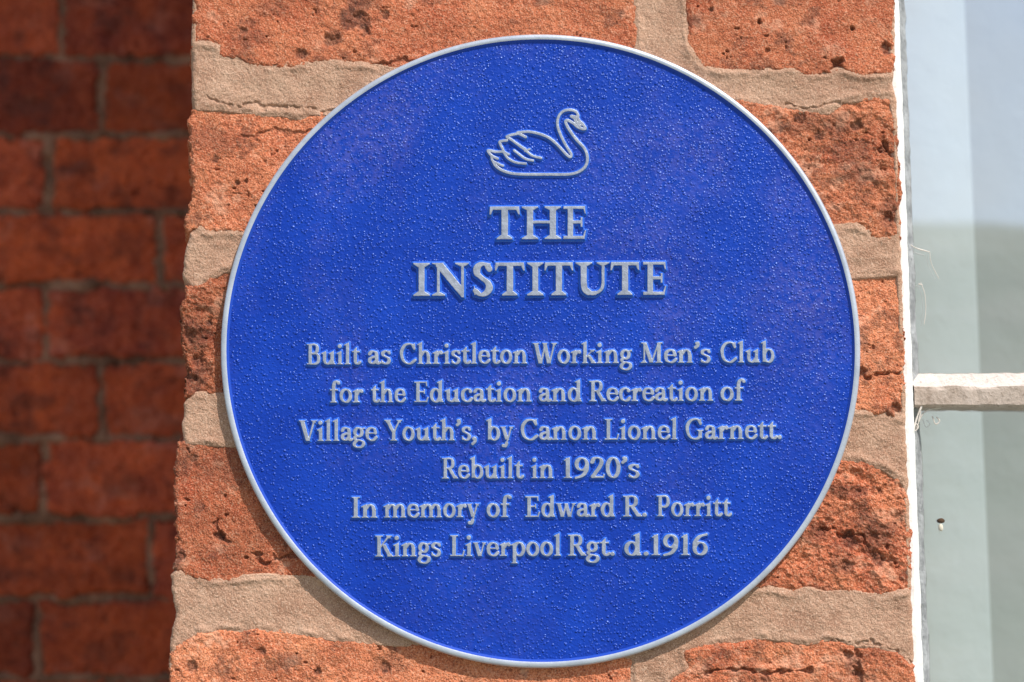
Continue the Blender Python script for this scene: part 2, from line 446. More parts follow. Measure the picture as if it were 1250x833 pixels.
pier_pits = [(438, 4, 20, 3), (436, 26, 13, 4), (405, 50, 11, 4), (446, 37, 8, 4), (470, 18, 7, 3), (368, 67, 9, 3), (297, 38, 6, 2),
             (927, 27, 4, 7), (1022, 80, 9, 9), (1083, 60, 8, 5), (1040, 35, 3, 3), (868, 12, 3, 3),
             (262, 195, 6, 2), (289, 223, 4, 3), (300, 221, 3, 3), (236, 284, 5, 4),
             (1046, 152, 8, 4), (1078, 182, 6, 4), (1085, 265, 7, 5), (975, 145, 9, 4), (1000, 165, 8, 3),
             (232, 410, 8, 3), (240, 440, 9, 4), (232, 462, 8, 3), (255, 396, 6, 2),
             (268, 655, 8, 5), (222, 680, 7, 3), (234, 560, 7, 2),
             (1000, 650, 8, 4), (1038, 658, 12, 5), (1065, 655, 8, 3), (1032, 690, 9, 4), (1072, 682, 10, 3), (1096, 500, 8, 6), (1075, 600, 5, 3), (1042, 601, 10, 3),
             (235, 815, 8, 3), (320, 796, 7, 3), (470, 815, 8, 3), (1035, 800, 7, 5), (1046, 820, 7, 5), (388, 820, 6, 3)]
pier_cracks = [([(1030, 458), (1048, 452), (1070, 456), (1108, 457)], 3.0, 6), ([(262, 640), (275, 655), (282, 662)], 2.5, 3),
               ([(295, 672), (318, 683), (345, 685), (368, 679)], 2.8, 4), ([(860, 824), (890, 816), (915, 818), (940, 823), (990, 822)], 3.0, 5),
               ([(1008, 640), (1030, 655), (1052, 657), (1075, 675), (1096, 692)], 3.0, 4), ([(1080, 178), (1094, 195)], 2.5, 4),
               ([(390, 163), (340, 162), (290, 168)], 2.0, 2), ([(1046, 786), (1044, 810), (1048, 860)], 3.0, 4), ([(440, 86), (480, 76), (500, 72)], 2.5, 3)]
pier_stains = [(250, 170, 40, 22, .45), (300, 45, 30, 14, .5), (435, 18, 26, 22, .9), (405, 48, 14, 14, .85), (330, 10, 26, 12, .4), (240, 410, 24, 30, .6), (240, 455, 24, 24, .75),
               (228, 560, 18, 26, .5), (275, 570, 40, 34, .45), (330, 640, 30, 30, .3), (216, 685, 10, 22, .7), (1035, 600, 34, 12, .7), (1065, 655, 34, 26, .7), (1000, 650, 18, 16, .7),
               (1030, 690, 22, 16, .6), (1010, 150, 50, 20, .5), (1085, 262, 16, 24, .6), (1090, 500, 22, 12, .7), (1043, 815, 14, 30, .6), (470, 812, 30, 20, .4)]
pier = empty("brick_pier", (0, 0, 0))
tag(pier, "sunlit orange red brick pier with thick sandy mortar joints behind the blue plaque", "brick pier")
v, f, a = brick_relief(pier_bricks, 0.8, 0.0, PXM, 1, pier_pits, pier_cracks, pier_stains, amp=1.0, smooth=(.75, .55, .8, 1.1, 1.15, .8, .7, 1.2, .8, .95),
                      tones=[(-.1, .12), (-.25, .12), (.2, .2), (.1, .0), (-.3, -.25), (.5, .3), (-.35, -.1), (-.15, .1), (.3, .35), (.05, .2)])
link_mesh("brickwork", v, f, M_BRICK, pier, attrs={"tone": a})
v, f = mortar_relief(pier_outline, pier_bricks, 0.9, 0.0, PXM, 5, cracks=[([(255, 123), (285, 128), (330, 133), (378, 133), (430, 138)], 1.8, 2.5), ([(960, 128), (1000, 132), (1030, 124)], 1.8, 2.5), ([(1015, 785), (1060, 784), (1085, 792), (1115, 808)], 2.0, 3)])
link_mesh("mortar", v, f, M_MORTAR, pier)
BACK = 0.84                                     # the set-back wall
xl, _ = pt(225, 416); xr, _ = pt(1086, 416)
xl += 0.008
vs, fs = [], []
for zz in ((0.0, 1.525), (1.525, 1.865), (1.865, 4.2)):
    y0 = 0.006 if zz[0] == 1.525 else 0.0
    vv, ff = box_mesh(xl, xr - 0.004, y0, BACK - 0.02, *zz)
    fs += [tuple(i + len(vs) for i in q) for q in ff]; vs += vv
link_mesh("pier_body", vs, fs, M_CORE, pier, smooth=False)

# ------------------------------------------------------------------ set-back wall on the left, in the pier's shade
Yw = BACK
UW = PXM * (Yw + 0.66) / 0.66
joints_v = [-22, 71.5, 164, 258, 349, 440, 536, 632, 731, 829, 926]
perps = [75, 122, 60, 194, 56, 124, 53, 185, 46, 130]
rows = []
wr = np.random.RandomState(3)
for k in range(len(joints_v) - 1):
    ya, yb = joints_v[k] + 3.2, joints_v[k + 1] - 3.2
    xs = [perps[k] - 270, perps[k], perps[k] + (270 if k not in (3, 7) else 130)]
    for xa, xb in zip(xs[:-1], xs[1:]):
        j = lambda s: float(wr.uniform(-s, s))
        rows.append([(xa + 3.6 + j(2), ya + j(2)), ((xa + xb) / 2, ya + j(2.5)), (xb - 3.6 + j(2), ya + j(2)), (xb - 3.6 + j(2), (ya + yb) / 2), (xb - 3.6 + j(2), yb + j(2)),
                     ((xa + xb) / 2, yb + j(2.5)), (xa + 3.6 + j(2), yb + j(2)), (xa + 3.6 + j(2), (ya + yb) / 2)])
wall = empty("brick_wall", (-0.42, BACK, 0))
tag(wall, "dark red shaded brick wall set back and out of focus left of the pier", "brick wall", None, "thing")
w_st = [(40, 130, 40, 18, .5), (95, 205, 30, 10, .7), (60, 305, 30, 10, .5), (40, 490, 40, 12, .6), (150, 590, 40, 20, .5), (150, 300, 30, 20, .4), (20, 700, 40, 14, .6), (130, 790, 40, 25, .5), (60, 225, 8, 30, .9)]
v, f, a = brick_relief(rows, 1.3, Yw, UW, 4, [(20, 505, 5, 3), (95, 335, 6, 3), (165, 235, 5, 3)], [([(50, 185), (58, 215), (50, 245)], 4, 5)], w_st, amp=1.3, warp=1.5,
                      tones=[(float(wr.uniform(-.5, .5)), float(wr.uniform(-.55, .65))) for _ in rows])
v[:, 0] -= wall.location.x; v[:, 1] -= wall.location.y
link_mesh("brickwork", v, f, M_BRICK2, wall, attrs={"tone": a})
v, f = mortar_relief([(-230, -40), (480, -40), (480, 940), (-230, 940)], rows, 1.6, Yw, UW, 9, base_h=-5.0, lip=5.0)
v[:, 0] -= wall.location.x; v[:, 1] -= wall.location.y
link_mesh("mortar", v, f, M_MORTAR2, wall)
v, f = box_mesh(-1.7, xl - 0.01 + 0.42, 0.012, 0.25, 0, 4.2)
link_mesh("wall_body", v, f, M_CORE, wall, smooth=False)

# ------------------------------------------------------------------ the plaque
YR = -0.0043                                    # top of the rim
YF = -0.0030                                    # blue field
xa, _ = pt(271, 440, YR); xb, _ = pt(1049, 440, YR)
_, za = pt(660, 43, YR); _, zb = pt(660, 814, YR)
PC = ((float(xa) + float(xb)) / 2, (float(za) + float(zb)) / 2)
PR = ((float(xb) - float(xa)) / 2 + (float(za) - float(zb)) / 2) / 2 * 1.006
plaque = empty("blue_plaque", (PC[0], 0, PC[1]))
tag(plaque, "round blue cast metal plaque with silver rim, swan and raised lettering on the pier", "plaque")
def lathe(prof, n, name, mat, attrs=None):
    prof = np.asarray(prof)
    th = np.linspace(0, 2 * np.pi, n, endpoint=False)
    V = np.stack([np.outer(prof[:, 0], np.cos(th)), np.repeat(prof[:, 1][:, None], n, 1), np.outer(prof[:, 0], np.sin(th))], 2)
    m = len(prof); F = []
    i = np.arange(n); j = (i + 1) % n
    for k in range(m - 1):
        F.append(np.stack([k * n + i, k * n + j, (k + 1) * n + j, (k + 1) * n + i], 1))
    return link_mesh(name, V.reshape(-1, 3), np.concatenate(F), mat, plaque)
def disc(name, r, y, mat, rings, n):
    rr = np.linspace(0.0005, r, rings)
    return lathe(np.stack([rr[::-1], np.full(rings, y)], 1)[::-1], n, name, mat)
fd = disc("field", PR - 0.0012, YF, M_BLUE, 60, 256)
W = 0.0027
lathe([(PR - 0.0008, 0.004), (PR, 0.003), (PR, YR + 0.0014), (PR - 0.0003, YR + 0.0005), (PR - 0.0009, YR), (PR - W + 0.0006, YR), (PR - W + 0.0001, YR + 0.0002)], 384, "rim", M_SILVER)
lathe([(PR - W + 0.0001, YR + 0.0002), (PR - W - 0.0002, YR + 0.0006), (PR - W - 0.0006, YF - 0.0003), (PR - W - 0.0011, YF + 0.0002), (PR - W - 0.0011, YF + 0.0012)], 384, "rim_inner_edge", M_EDGE)
lathe([(PR - 0.001, 0.0045), (0.02, 0.0045)], 64, "back_plate", M_SILVER)

# ------------------------------------------------------------------ lettering: skeleton strokes -> distance field -> cast relief
class Font:
    def __init__(s, ST, TH, stress=14): s.ST, s.TH, s.stress = ST, TH, R(stress)
def catmull(P, closed=False, n=7):
    P = [np.array(p, float) for p in P]
    if closed: Q = [P[-1]] + P + [P[0], P[1]]
    else: Q = [2 * P[0] - P[1]] + P + [2 * P[-1] - P[-2]]
    out = []
    for i in range(1, len(Q) - 2):
        a, b, c, d = Q[i - 1], Q[i], Q[i + 1], Q[i + 2]
        for t in np.linspace(0, 1, n, endpoint=False):
            out.append(0.5 * ((2 * b) + (c - a) * t + (2 * a - 5 * b + 4 * c - d) * t * t + (3 * b - a - 3 * c + d) * t ** 3))
    out.append(Q[-2])
    return np.array(out)
def Bx(x0, y0, x1, y1): return ('p', [(x0, y0), (x1, y0), (x1, y1), (x0, y1)])
def Ln(x0, y0, x1, y1, w):
    dx, dy = x1 - x0, y1 - y0; L = math.hypot(dx, dy); nx, ny = -dy / L * w / 2, dx / L * w / 2
    return ('p', [(x0 + nx, y0 + ny), (x1 + nx, y1 + ny), (x1 - nx, y1 - ny), (x0 - nx, y0 - ny)])
def Dg(xa, ya, xb, yb, w):                     # diagonal with level ends, w measured horizontally
    return ('p', [(xa - w / 2, ya), (xa + w / 2, ya), (xb + w / 2, yb), (xb - w / 2, yb)])
def Cv(*P): return ('c', list(P), False)
def El(cx, cy, rx, ry):
    return ('c', [(cx + rx * math.cos(t), cy + ry * math.sin(t)) for t in np.linspace(0, 2 * math.pi, 12, endpoint=False)], True)
def Dt(x, y, r): return ('d', x, y, r)
def Sb(x, h=15, y=0, t=7):                      # foot serif with small brackets
    return ('p', [(x - h, y), (x + h, y), (x + h, y + t * .7), (x + h * .62, y + t), (x + 7, y + t * 2.1), (x - 7, y + t * 2.1), (x - h * .62, y + t), (x - h, y + t * .7)])
def Stp(x, h=15, y=100, t=7):                   # head serif
    return ('p', [(x - h, y), (x + h, y), (x + h, y - t * .7), (x + h * .62, y - t), (x + 7, y - t * 2.1), (x - 7, y - t * 2.1), (x - h * .62, y - t), (x - h, y - t * .7)])
def Fl(x, y): return ('p', [(x - 17, y - 8), (x + 8, y + 4), (x + 8, y - 18), (x - 8, y - 14), (x - 17, y - 14)])   # slanted flag at a stem's top
ST = 18
def stem(x, y0, y1): return Bx(x - ST / 2, y0, x + ST / 2, y1)
def arch(x): return Cv((x + 4, 44), (x + 14, 57), (x + 26, 61), (x + 35, 53), (x + 38, 40))
G = {
    'a': (60, [stem(43, 8, 46), Cv((10, 50), (18, 60), (29, 62), (40, 57), (43, 44)), Cv((43, 38), (28, 35), (14, 28), (11, 16), (18, 6), (30, 7), (43, 18)), Cv((43, 12), (48, 4), (58, 8)), Dt(12, 50, 8)]),
    'b': (70, [stem(18, 3, 102), Fl(18, 104), El(39, 33, 21, 30)]),
    'c': (58, [Cv((49, 52), (40, 61), (28, 62), (14, 53), (10, 34), (15, 13), (28, 4), (42, 6), (52, 16)), Dt(47, 51, 9)]),
    'd': (72, [El(30, 33, 20, 30), stem(52, 3, 102), Fl(52, 104), Sb(58, 10)]),
    'e': (60, [Ln(12, 37, 50, 37, 8), Cv((51, 37), (46, 55), (32, 62), (16, 55), (10, 36), (14, 14), (28, 4), (42, 6), (54, 17))]),
    'f': (46, [stem(20, 0, 80), Cv((20, 76), (24, 95), (36, 102), (45, 97)), Dt(44, 94, 9), Bx(2, 57, 42, 66), Sb(20, 17)]),
    'g': (60, [El(28, 42, 17, 20), Ln(40, 56, 59, 62, 9), Cv((18, 24), (11, 15), (17, 6), (36, 3), (51, -4), (52, -18), (38, -29), (18, -28), (8, -17), (13, -5), (22, 2))]),
    'h': (76, [stem(18, 0, 102), Fl(18, 104), arch(18), stem(57, 0, 42), Sb(18), Sb(57)]),
    'i': (38, [stem(19, 0, 60), Fl(19, 63), Sb(19), Dt(18, 88, 11)]),
    'k': (70, [stem(18, 0, 102), Fl(18, 104), Dg(24, 28, 54, 64, 10), Dg(36, 40, 58, 2, 19), Sb(18), Sb(59, 13), Stp(53, 13, 66, 6)]),
    'l': (38, [stem(19, 0, 102), Fl(19, 104), Sb(19)]),
    'm': (114, [stem(18, 0, 60), Fl(18, 63), arch(18), stem(57, 0, 42), arch(57), stem(96, 0, 42), Sb(18), Sb(57, 14), Sb(96)]),
    'n': (76, [stem(18, 0, 60), Fl(18, 63), arch(18), stem(57, 0, 42), Sb(18), Sb(57)]),
    'o': (64, [El(32, 33, 22, 30)]),
    'p': (70, [stem(18, -34, 60), Fl(18, 63), El(39, 33, 21, 30), Sb(18, 15, -35)]),
    'r': (52, [stem(18, 0, 60), Fl(18, 63), Cv((22, 42), (31, 56), (43, 60)), Dt(44, 54, 9), Sb(18, 17)]),
    's': (50, [Cv((42, 52), (34, 61), (23, 62), (12, 55), (13, 44), (24, 37), (37, 29), (41, 17), (34, 6), (22, 3), (8, 11)), Ln(43, 46, 43, 65, 7), Ln(8, 2, 8, 21, 7)]),
    't': (46, [('p', [(11, 10), (29, 10), (29, 82), (23, 82), (11, 68)]), Bx(2, 57, 43, 66), Cv((20, 14), (25, 5), (34, 4), (44, 11))]),
    'u': (76, [stem(18, 16, 60), Fl(18, 63), Cv((18, 22), (22, 9), (32, 4), (44, 9), (54, 22)), stem(56, 0, 60), Fl(56, 63), Sb(62, 11)]),
    'v': (60, [Dg(12, 64, 31, 0, 19), Dg(50, 64, 33, 0, 9), Stp(12, 14, 66, 6), Stp(50, 11, 66, 6)]),
    'w': (92, [Dg(12, 64, 29, 0, 18), Dg(46, 64, 31, 0, 9), Dg(46, 64, 62, 0, 18), Dg(80, 64, 64, 0, 9), Stp(12, 14, 66, 6), Stp(80, 11, 66, 6), Stp(46, 9, 66, 6)]),
    'y': (60, [Dg(12, 64, 31, 2, 19), Dg(51, 64, 27, -20, 10), Cv((29, -14), (23, -27), (14, -29)), Dt(13, -25, 9), Stp(12, 14, 66, 6), Stp(51, 11, 66, 6)]),
    'B': (76, [stem(22, 0, 100), Cv((24, 96), (46, 96), (57, 85), (55, 64), (43, 54), (24, 53)), Cv((24, 53), (50, 53), (63, 41), (62, 15), (46, 4), (24, 4)), Bx(4, 93, 26, 100), Bx(4, 0, 26, 7)]),
    'C': (86, [Cv((74, 76), (63, 93), (46, 97), (27, 90), (13, 68), (12, 44), (20, 19), (37, 5), (56, 4), (78, 20)), Ln(74, 68, 74, 100, 8)]),
    'E': (76, [stem(22, 0, 100), Bx(4, 92, 62, 100), Bx(24, 47, 52, 55), Bx(4, 0, 64, 8), Ln(61, 100, 63, 76, 8), Ln(62, 0, 70, 26, 8), Ln(52, 40, 52, 63, 7)]),
    'G': (92, [Cv((74, 76), (63, 93), (46, 97), (27, 90), (13, 68), (12, 44), (20, 19), (37, 5), (56, 4), (72, 12)), Ln(74, 68, 74, 100, 8), stem(72, 6, 44), Stp(72, 16, 46, 6)]),
    'I': (44, [stem(22, 0, 100), Sb(22, 18), Stp(22, 18)]),
    'K': (86, [stem(22, 0, 100), Dg(27, 42, 68, 98, 11), Dg(44, 58, 72, 2, 20), Sb(22, 18), Stp(22, 18), Stp(68, 14), Sb(74, 15)]),
    'L': (72, [stem(22, 0, 100), Bx(4, 0, 64, 8), Ln(61, 0, 69, 28, 8), Stp(22, 18)]),
    'M': (106, [Bx(15, 0, 24, 98), Dg(21, 98, 52, 2, 20), Dg(83, 98, 53, 2, 9), stem(85, 0, 98), Sb(19, 15), Sb(85, 17), Bx(5, 93, 26, 100), Bx(80, 93, 101, 100)]),
    'P': (74, [stem(22, 0, 100), Cv((24, 96), (48, 96), (60, 84), (59, 58), (46, 47), (24, 47)), Sb(22, 18), Bx(4, 93, 26, 100)]),
    'R': (84, [stem(22, 0, 100), Cv((24, 96), (48, 96), (59, 84), (58, 61), (45, 51), (24, 51)), Dg(42, 52, 71, 2, 20), Sb(22, 18), Sb(74, 13), Bx(4, 93, 26, 100)]),
    'V': (84, [Dg(14, 98, 42, 0, 21), Dg(72, 98, 45, 0, 10), Stp(14, 16), Stp(71, 14)]),
    'W': (116, [Dg(14, 98, 36, 0, 20), Dg(60, 98, 39, 0, 10), Dg(56, 98, 77, 0, 20), Dg(103, 98, 80, 0, 10), Stp(14, 16), Stp(57, 13), Stp(102, 14)]),
    'Y': (84, [stem(44, 0, 48), Dg(14, 98, 43, 40, 20), Dg(72, 98, 46, 42, 10), Sb(44, 17), Stp(14, 16), Stp(71, 14)]),
    '0': (64, [El(32, 50, 22, 46)]),
    '1': (48, [stem(24, 0, 98), ('p', [(8, 82), (8, 88), (26, 100), (32, 100), (32, 84)]), Sb(24, 17)]),
    '2': (62, [Cv((10, 76), (16, 92), (31, 97), (46, 88), (47, 70), (36, 46), (12, 8)), Bx(6, 0, 56, 11), Ln(54, 0, 58, 20, 7), Dt(12, 76, 8)]),
    '6': (64, [El(32, 32, 21, 28), Cv((11, 34), (14, 64), (30, 88), (55, 98))]),
    '9': (64, [El(32, 67, 21, 28), Cv((53, 64), (50, 36), (34, 12), (9, 2))]),
    "'": (26, [Dt(13, 94, 9), Cv((17, 94), (17, 84), (7, 74))]),
    ',': (28, [Dt(13, 9, 10), Cv((18, 8), (17, -4), (7, -16))]),
    '.': (26, [Dt(13, 9, 10.5)]),
}
F_TXT = Font(18, 9)
def glyph_sd(U, V, prims, font):
    d = np.full(U.shape, -1e9)
    for p in prims:
        if p[0] == 'p': d = np.maximum(d, poly_sd(U, V, p[1]))
        elif p[0] == 'd': d = np.maximum(d, p[3] - np.hypot(U - p[1], V - p[2]))
        else:
            Q = catmull(p[1], p[2])
            w = p[3] if len(p) > 3 else None
            T = np.gradient(Q, axis=0)
            if p[2]: T[0] = T[-1] = Q[1] - Q[-2]
            ang = np.arctan2(T[:, 1], T[:, 0])
            r = (font.TH + (font.ST - font.TH) * np.abs(np.sin(ang + font.stress)) ** 1.4) / 2 if w is None else np.full(len(Q), w / 2)
            for i in range(len(Q) - 1):
                (ax, ay), (bx, by) = Q[i], Q[i + 1]
                ex, ey = bx - ax, by - ay
                L = ex * ex + ey * ey + 1e-9
                t = np.clip(((U - ax) * ex + (V - ay) * ey) / L, 0, 1)
                d = np.maximum(d, r[i] + (r[i + 1] - r[i]) * t - np.hypot(U - ax - t * ex, V - ay - t * ey))
    return d
SLOPE = 0.0046                                  # the lettering sits a quarter of a degree off level
class Relief:
    """Accumulates words of one line into one mesh: flat silver top, sloping blue flanks."""
    def __init__(s): s.V, s.F, s.A, s.n = [], [], [], 0
    def add(s, U, V, sd, height, flank, bev=0.3):
        k = sd > -flank - 0.35
        used, f = grid_faces(k)
        u, v, d = U.ravel()[used], V.ravel()[used], sd.ravel()[used]
        t = np.clip((d + flank) / (flank + bev), 0, 1)
        h = height * (0.12 * t + 0.88 * t ** 1.8) - 0.0002
        x, z = pt(u, v, YF - height)
        # keep the outline upright: project from the plaque's own plane, raise along its normal
        y = YF - h
        top = np.clip(0.5 + d / 0.9, 0, 1)
        s.V.append(np.stack([x - PC[0], y, z - PC[1]], 1)); s.F.append(f + s.n); s.n += len(used)
        s.A.append(np.stack([top, top, top, np.ones_like(top)], 1))
    def build(s, name, label=None):
        o = link_mesh(name, np.concatenate(s.V), np.concatenate(s.F), M_LETTER, plaque, attrs={"tone": np.concatenate(s.A)})
        if label: o["label"] = label
        return o
STEP = 0.34
def word(rel, text, x0, x1, base, cap, font=F_TXT, height=0.0013, flank=3.0):
    pos, cur = [], 0.0
    for ch in text:
        pos.append(cur); cur += G[ch][0]
    A, B = np.meshgrid(np.arange(-30, 150, 1.0), np.arange(-40, 112, 2.0))
    ink = lambda ch: np.where((glyph_sd(A, B, G[ch][1], font) > 0).any(0))[0] - 30.0
    lo, hi = ink(text[0])[0], pos[-1] + ink(text[-1])[-1]
    x0, x1 = x0 + 0.5, x1 - 0.5
    k = (x1 - x0) / (hi - lo)
    sy = cap / 100.0
    # plain raster of the whole word
    U, V = np.meshgrid(np.arange(x0 - 6, x1 + 8, STEP), np.arange(base - cap * 1.2 - 4, base + cap * 0.45 + 4, STEP))
    sd = np.full(U.shape, -1e9)
    bl = base - (U - 660.0) * SLOPE
    gu = (U - x0) / k + lo
    gv = (bl - V) / sy
    for ch, p in zip(text, pos):
        c = np.where((gu[0] > p - 22) & (gu[0] < p + G[ch][0] + 22))[0]
        if len(c) == 0: continue
        a, b = c[0], c[-1] + 1
        d = glyph_sd(gu[:, a:b] - p, gv[:, a:b], G[ch][1], font) * (k + sy) / 2
        sd[:, a:b] = np.maximum(sd[:, a:b], d)
    sd += fbm(U / 2.5, V / 2.5, 2, 2) * 0.22
    rel.add(U, V, sd - 0.12, height, flank)
LINES = [
    (444.0, 25.5, [("Built", 373.6, 441.6), ("as", 448.3, 477.6), ("Christleton", 487.5, 643.9), ("Working", 649.5, 772.6), ("Men's", 781.7, 868.2), ("Club", 879, 946)]),
    (490.6, 25.5, [("for", 401.9, 444), ("the", 452, 496.3), ("Education", 505, 649.2), ("and", 657, 710.4), ("Recreation", 718.7, 871.2), ("of", 879, 910.8)]),
    (537.5, 25.7, [("Village", 364, 461.6), ("Youth's,", 468.4, 582.3), ("by", 592.8, 627.1), ("Canon", 635, 729.3), ("Lionel", 737.5, 827.3), ("Garnett.", 836.3, 955)]),
    (584.2, 25.7, [("Rebuilt", 538.6, 640.4), ("in", 647.7, 676), ("1920's", 687.5, 781.4)]),
    (631.5, 25.8, [("In", 428.5, 460.8), ("memory", 467.5, 585.5), ("of", 593.4, 625), ("Edward", 640.6, 751), ("R.", 760, 790.3), ("Porritt", 801, 894.4)]),
    (679.0, 26.0, [("Kings", 457.3, 538.8), ("Liverpool", 548.9, 685), ("Rgt.", 692.8, 751), ("d.1916", 761.6, 864.6)]),
]
for base, cap, words in LINES:
    rel = Relief()
    for (t, a, b) in words: word(rel, t, a, b, base, cap)
    rel.build("inscription_line")

# heading in classical inscription capitals: each letter drawn in a 0..100 box and set between its own two edges
F_HD = Font(23, 11, 10)
HD = {
    'T': [Bx(39, 0, 62, 96), Bx(3, 88, 97, 100), ('p', [(0, 74), (6, 74), (14, 90), (6, 100), (2, 100)]), ('p', [(100, 74), (94, 74), (86, 90), (94, 100), (98, 100)]), ('p', [(24, 0), (76, 0), (76, 5), (63, 14), (37, 14), (24, 5)])],
    'H': [Bx(13, 0, 30, 100), Bx(70, 0, 87, 100), Bx(28, 47, 72, 57)] + [('p', [(x - 21, 0), (x + 21, 0), (x + 21, 5), (x + 9, 13), (x - 9, 13), (x - 21, 5)]) for x in (21.5, 78.5)] + [('p', [(x - 21, 100), (x + 21, 100), (x + 21, 95), (x + 9, 87), (x - 9, 87), (x - 21, 95)]) for x in (21.5, 78.5)],
    'E': [Bx(18, 0, 44, 100), Bx(0, 90, 92, 100), Bx(40, 46, 78, 57), Bx(0, 0, 92, 11), ('p', [(82, 100), (95, 100), (98, 76), (92, 76)]), ('p', [(74, 66), (84, 66), (84, 36), (74, 36)]), ('p', [(80, 0), (92, 0), (100, 28), (93, 28)])],
    'I': [Bx(31, 0, 69, 100), ('p', [(0, 0), (100, 0), (100, 5), (72, 14), (28, 14), (0, 5)]), ('p', [(0, 100), (100, 100), (100, 95), (72, 86), (28, 86), (0, 95)])],
    'N': [Bx(13, 0, 22, 96), Bx(78, 0, 87, 100), ('p', [(8, 100), (30, 100), (87, 22), (87, -5), (80, -5), (10, 88)]), ('p', [(0, 0), (36, 0), (36, 5), (24, 12), (12, 12), (0, 5)]), ('p', [(62, 100), (100, 100), (100, 95), (88, 88), (76, 88), (62, 95)]), ('p', [(0, 100), (20, 100), (20, 90), (0, 95)])],
    'S': [Cv((84, 80), (70, 92), (46, 95), (22, 86), (20, 68), (44, 54), (74, 40), (84, 24), (68, 9), (38, 4), (10, 16)), ('p', [(80, 98), (91, 98), (93, 72), (86, 72)]), ('p', [(4, 2), (14, 2), (9, 30), (2, 30)])],
    'U': [Bx(15, 34, 34, 100), Bx(76, 30, 86, 100), ('c', [(24.5, 38), (28, 19), (38, 10)], False, 20), ('c', [(34, 12), (48, 7), (58, 7)], False, 14), ('c', [(52, 6.5), (66, 10), (77, 20), (81, 34)], False, 11), ('p', [(0, 100), (50, 100), (50, 95), (36, 87), (14, 87), (0, 95)]), ('p', [(62, 100), (100, 100), (100, 95), (86, 88), (76, 88), (62, 95)])],
}
def heading(letters, top, base):
    rel = Relief()
    H = base - top
    for ch, a, b in letters:
        U, V = np.meshgrid(np.arange(a - 5, b + 5, STEP), np.arange(top - 6, base + 6, STEP))
        bl = base - (U - 660) * SLOPE
        # work in units of the letter height so stroke ends keep their proportions
        gu, gv = (U - a) / (b - a) * 100, (bl - V) / H * 100
        k = (b - a) / H
        prims = []
        for p in HD[ch]:
            if p[0] == 'p': prims.append(('p', [(x * k, y) for x, y in p[1]]))
            else: prims.append((p[0], [(x * k, y) for x, y in p[1]]) + tuple(p[2:]))
        sd = glyph_sd(gu * k, gv, prims, F_HD) * H / 100
        sd += fbm(U / 3, V / 3, 4, 2) * 0.2
        rel.add(U, V, sd - 0.25, 0.0017, 3.6)
    rel.build("heading_line")
hz = lambda a: 490 + a / 3.676
heading([('T', hz(393), hz(532)), ('H', hz(538), hz(718)), ('E', hz(726), hz(830))], 251.5, 292.3)
heading([('I', hz(52), hz(128)), ('N', hz(136), hz(303)), ('S', hz(322), hz(408)), ('T', hz(418), hz(554)), ('I', hz(563), hz(638)), ('T', hz(640), hz(772)), ('U', hz(780), hz(934)), ('T', hz(937), hz(1069)), ('E', hz(1084), hz(1190))], 320.0, 361.0)

# swan emblem: raised outline
def swan():
    rel = Relief()
    U, V = np.meshgrid(np.arange(586, 726, STEP), np.arange(122, 222, STEP))
    s = lambda *P: [(560 + x / 6.25, 110 + y / 6.25) for x, y in P]
    paths = [
        (s((912, 196), (895, 165), (850, 150), (800, 160), (765, 195), (752, 250), (765, 310), (800, 390), (838, 455), (858, 490), (850, 510), (820, 490), (770, 435), (700, 372), (620, 335), (540, 318), (480, 320), (448, 326), (478, 342), (510, 358)), 3.1),
        (s((450, 332), (400, 342), (366, 356), (392, 372), (430, 400), (470, 428), (505, 450)), 3.0),
        (s((366, 384), (330, 388), (312, 398), (330, 440), (350, 475), (380, 490)), 3.0),
        (s((335, 470), (280, 470), (232, 460), (224, 468), (250, 500), (295, 522)), 3.0),
        (s((250, 505), (258, 540), (300, 562), (336, 578)), 2.8),
        (s((262, 545), (285, 580), (330, 612), (400, 634), (480, 642), (600, 643), (720, 643), (840, 642), (910, 625), (960, 590), (980, 545), (978, 490), (955, 440), (905, 385), (855, 320), (825, 270), (815, 240), (830, 230), (870, 250), (905, 280), (945, 296), (966, 290), (945, 258), (918, 232), (905, 200)), 3.3),
        (s((345, 480), (375, 520), (430, 550), (510, 562)), 2.8),
        (s((422, 460), (460, 490), (510, 525), (566, 538)), 2.8),
        (s((462, 425), (510, 460), (560, 500), (628, 518)), 2.8),
        (s((505, 465), (540, 450)), 2.4),
        (s((860, 200), (885, 215), (895, 240), (925, 270)), 3.6),
        (s((862, 198), (895, 205)), 3.2),
    ]
    F0 = Font(1, 1)
    sd = np.full(U.shape, -1e9)
    for p, w in paths: sd = np.maximum(sd, glyph_sd(U, V, [('c', p, False, w * 1.12)], F0))
    sd += fbm(U / 3, V / 3, 4, 2) * 0.15
    rel.add(U, V, sd, 0.0012, 2.6)
    rel.build("swan_emblem")
swan()

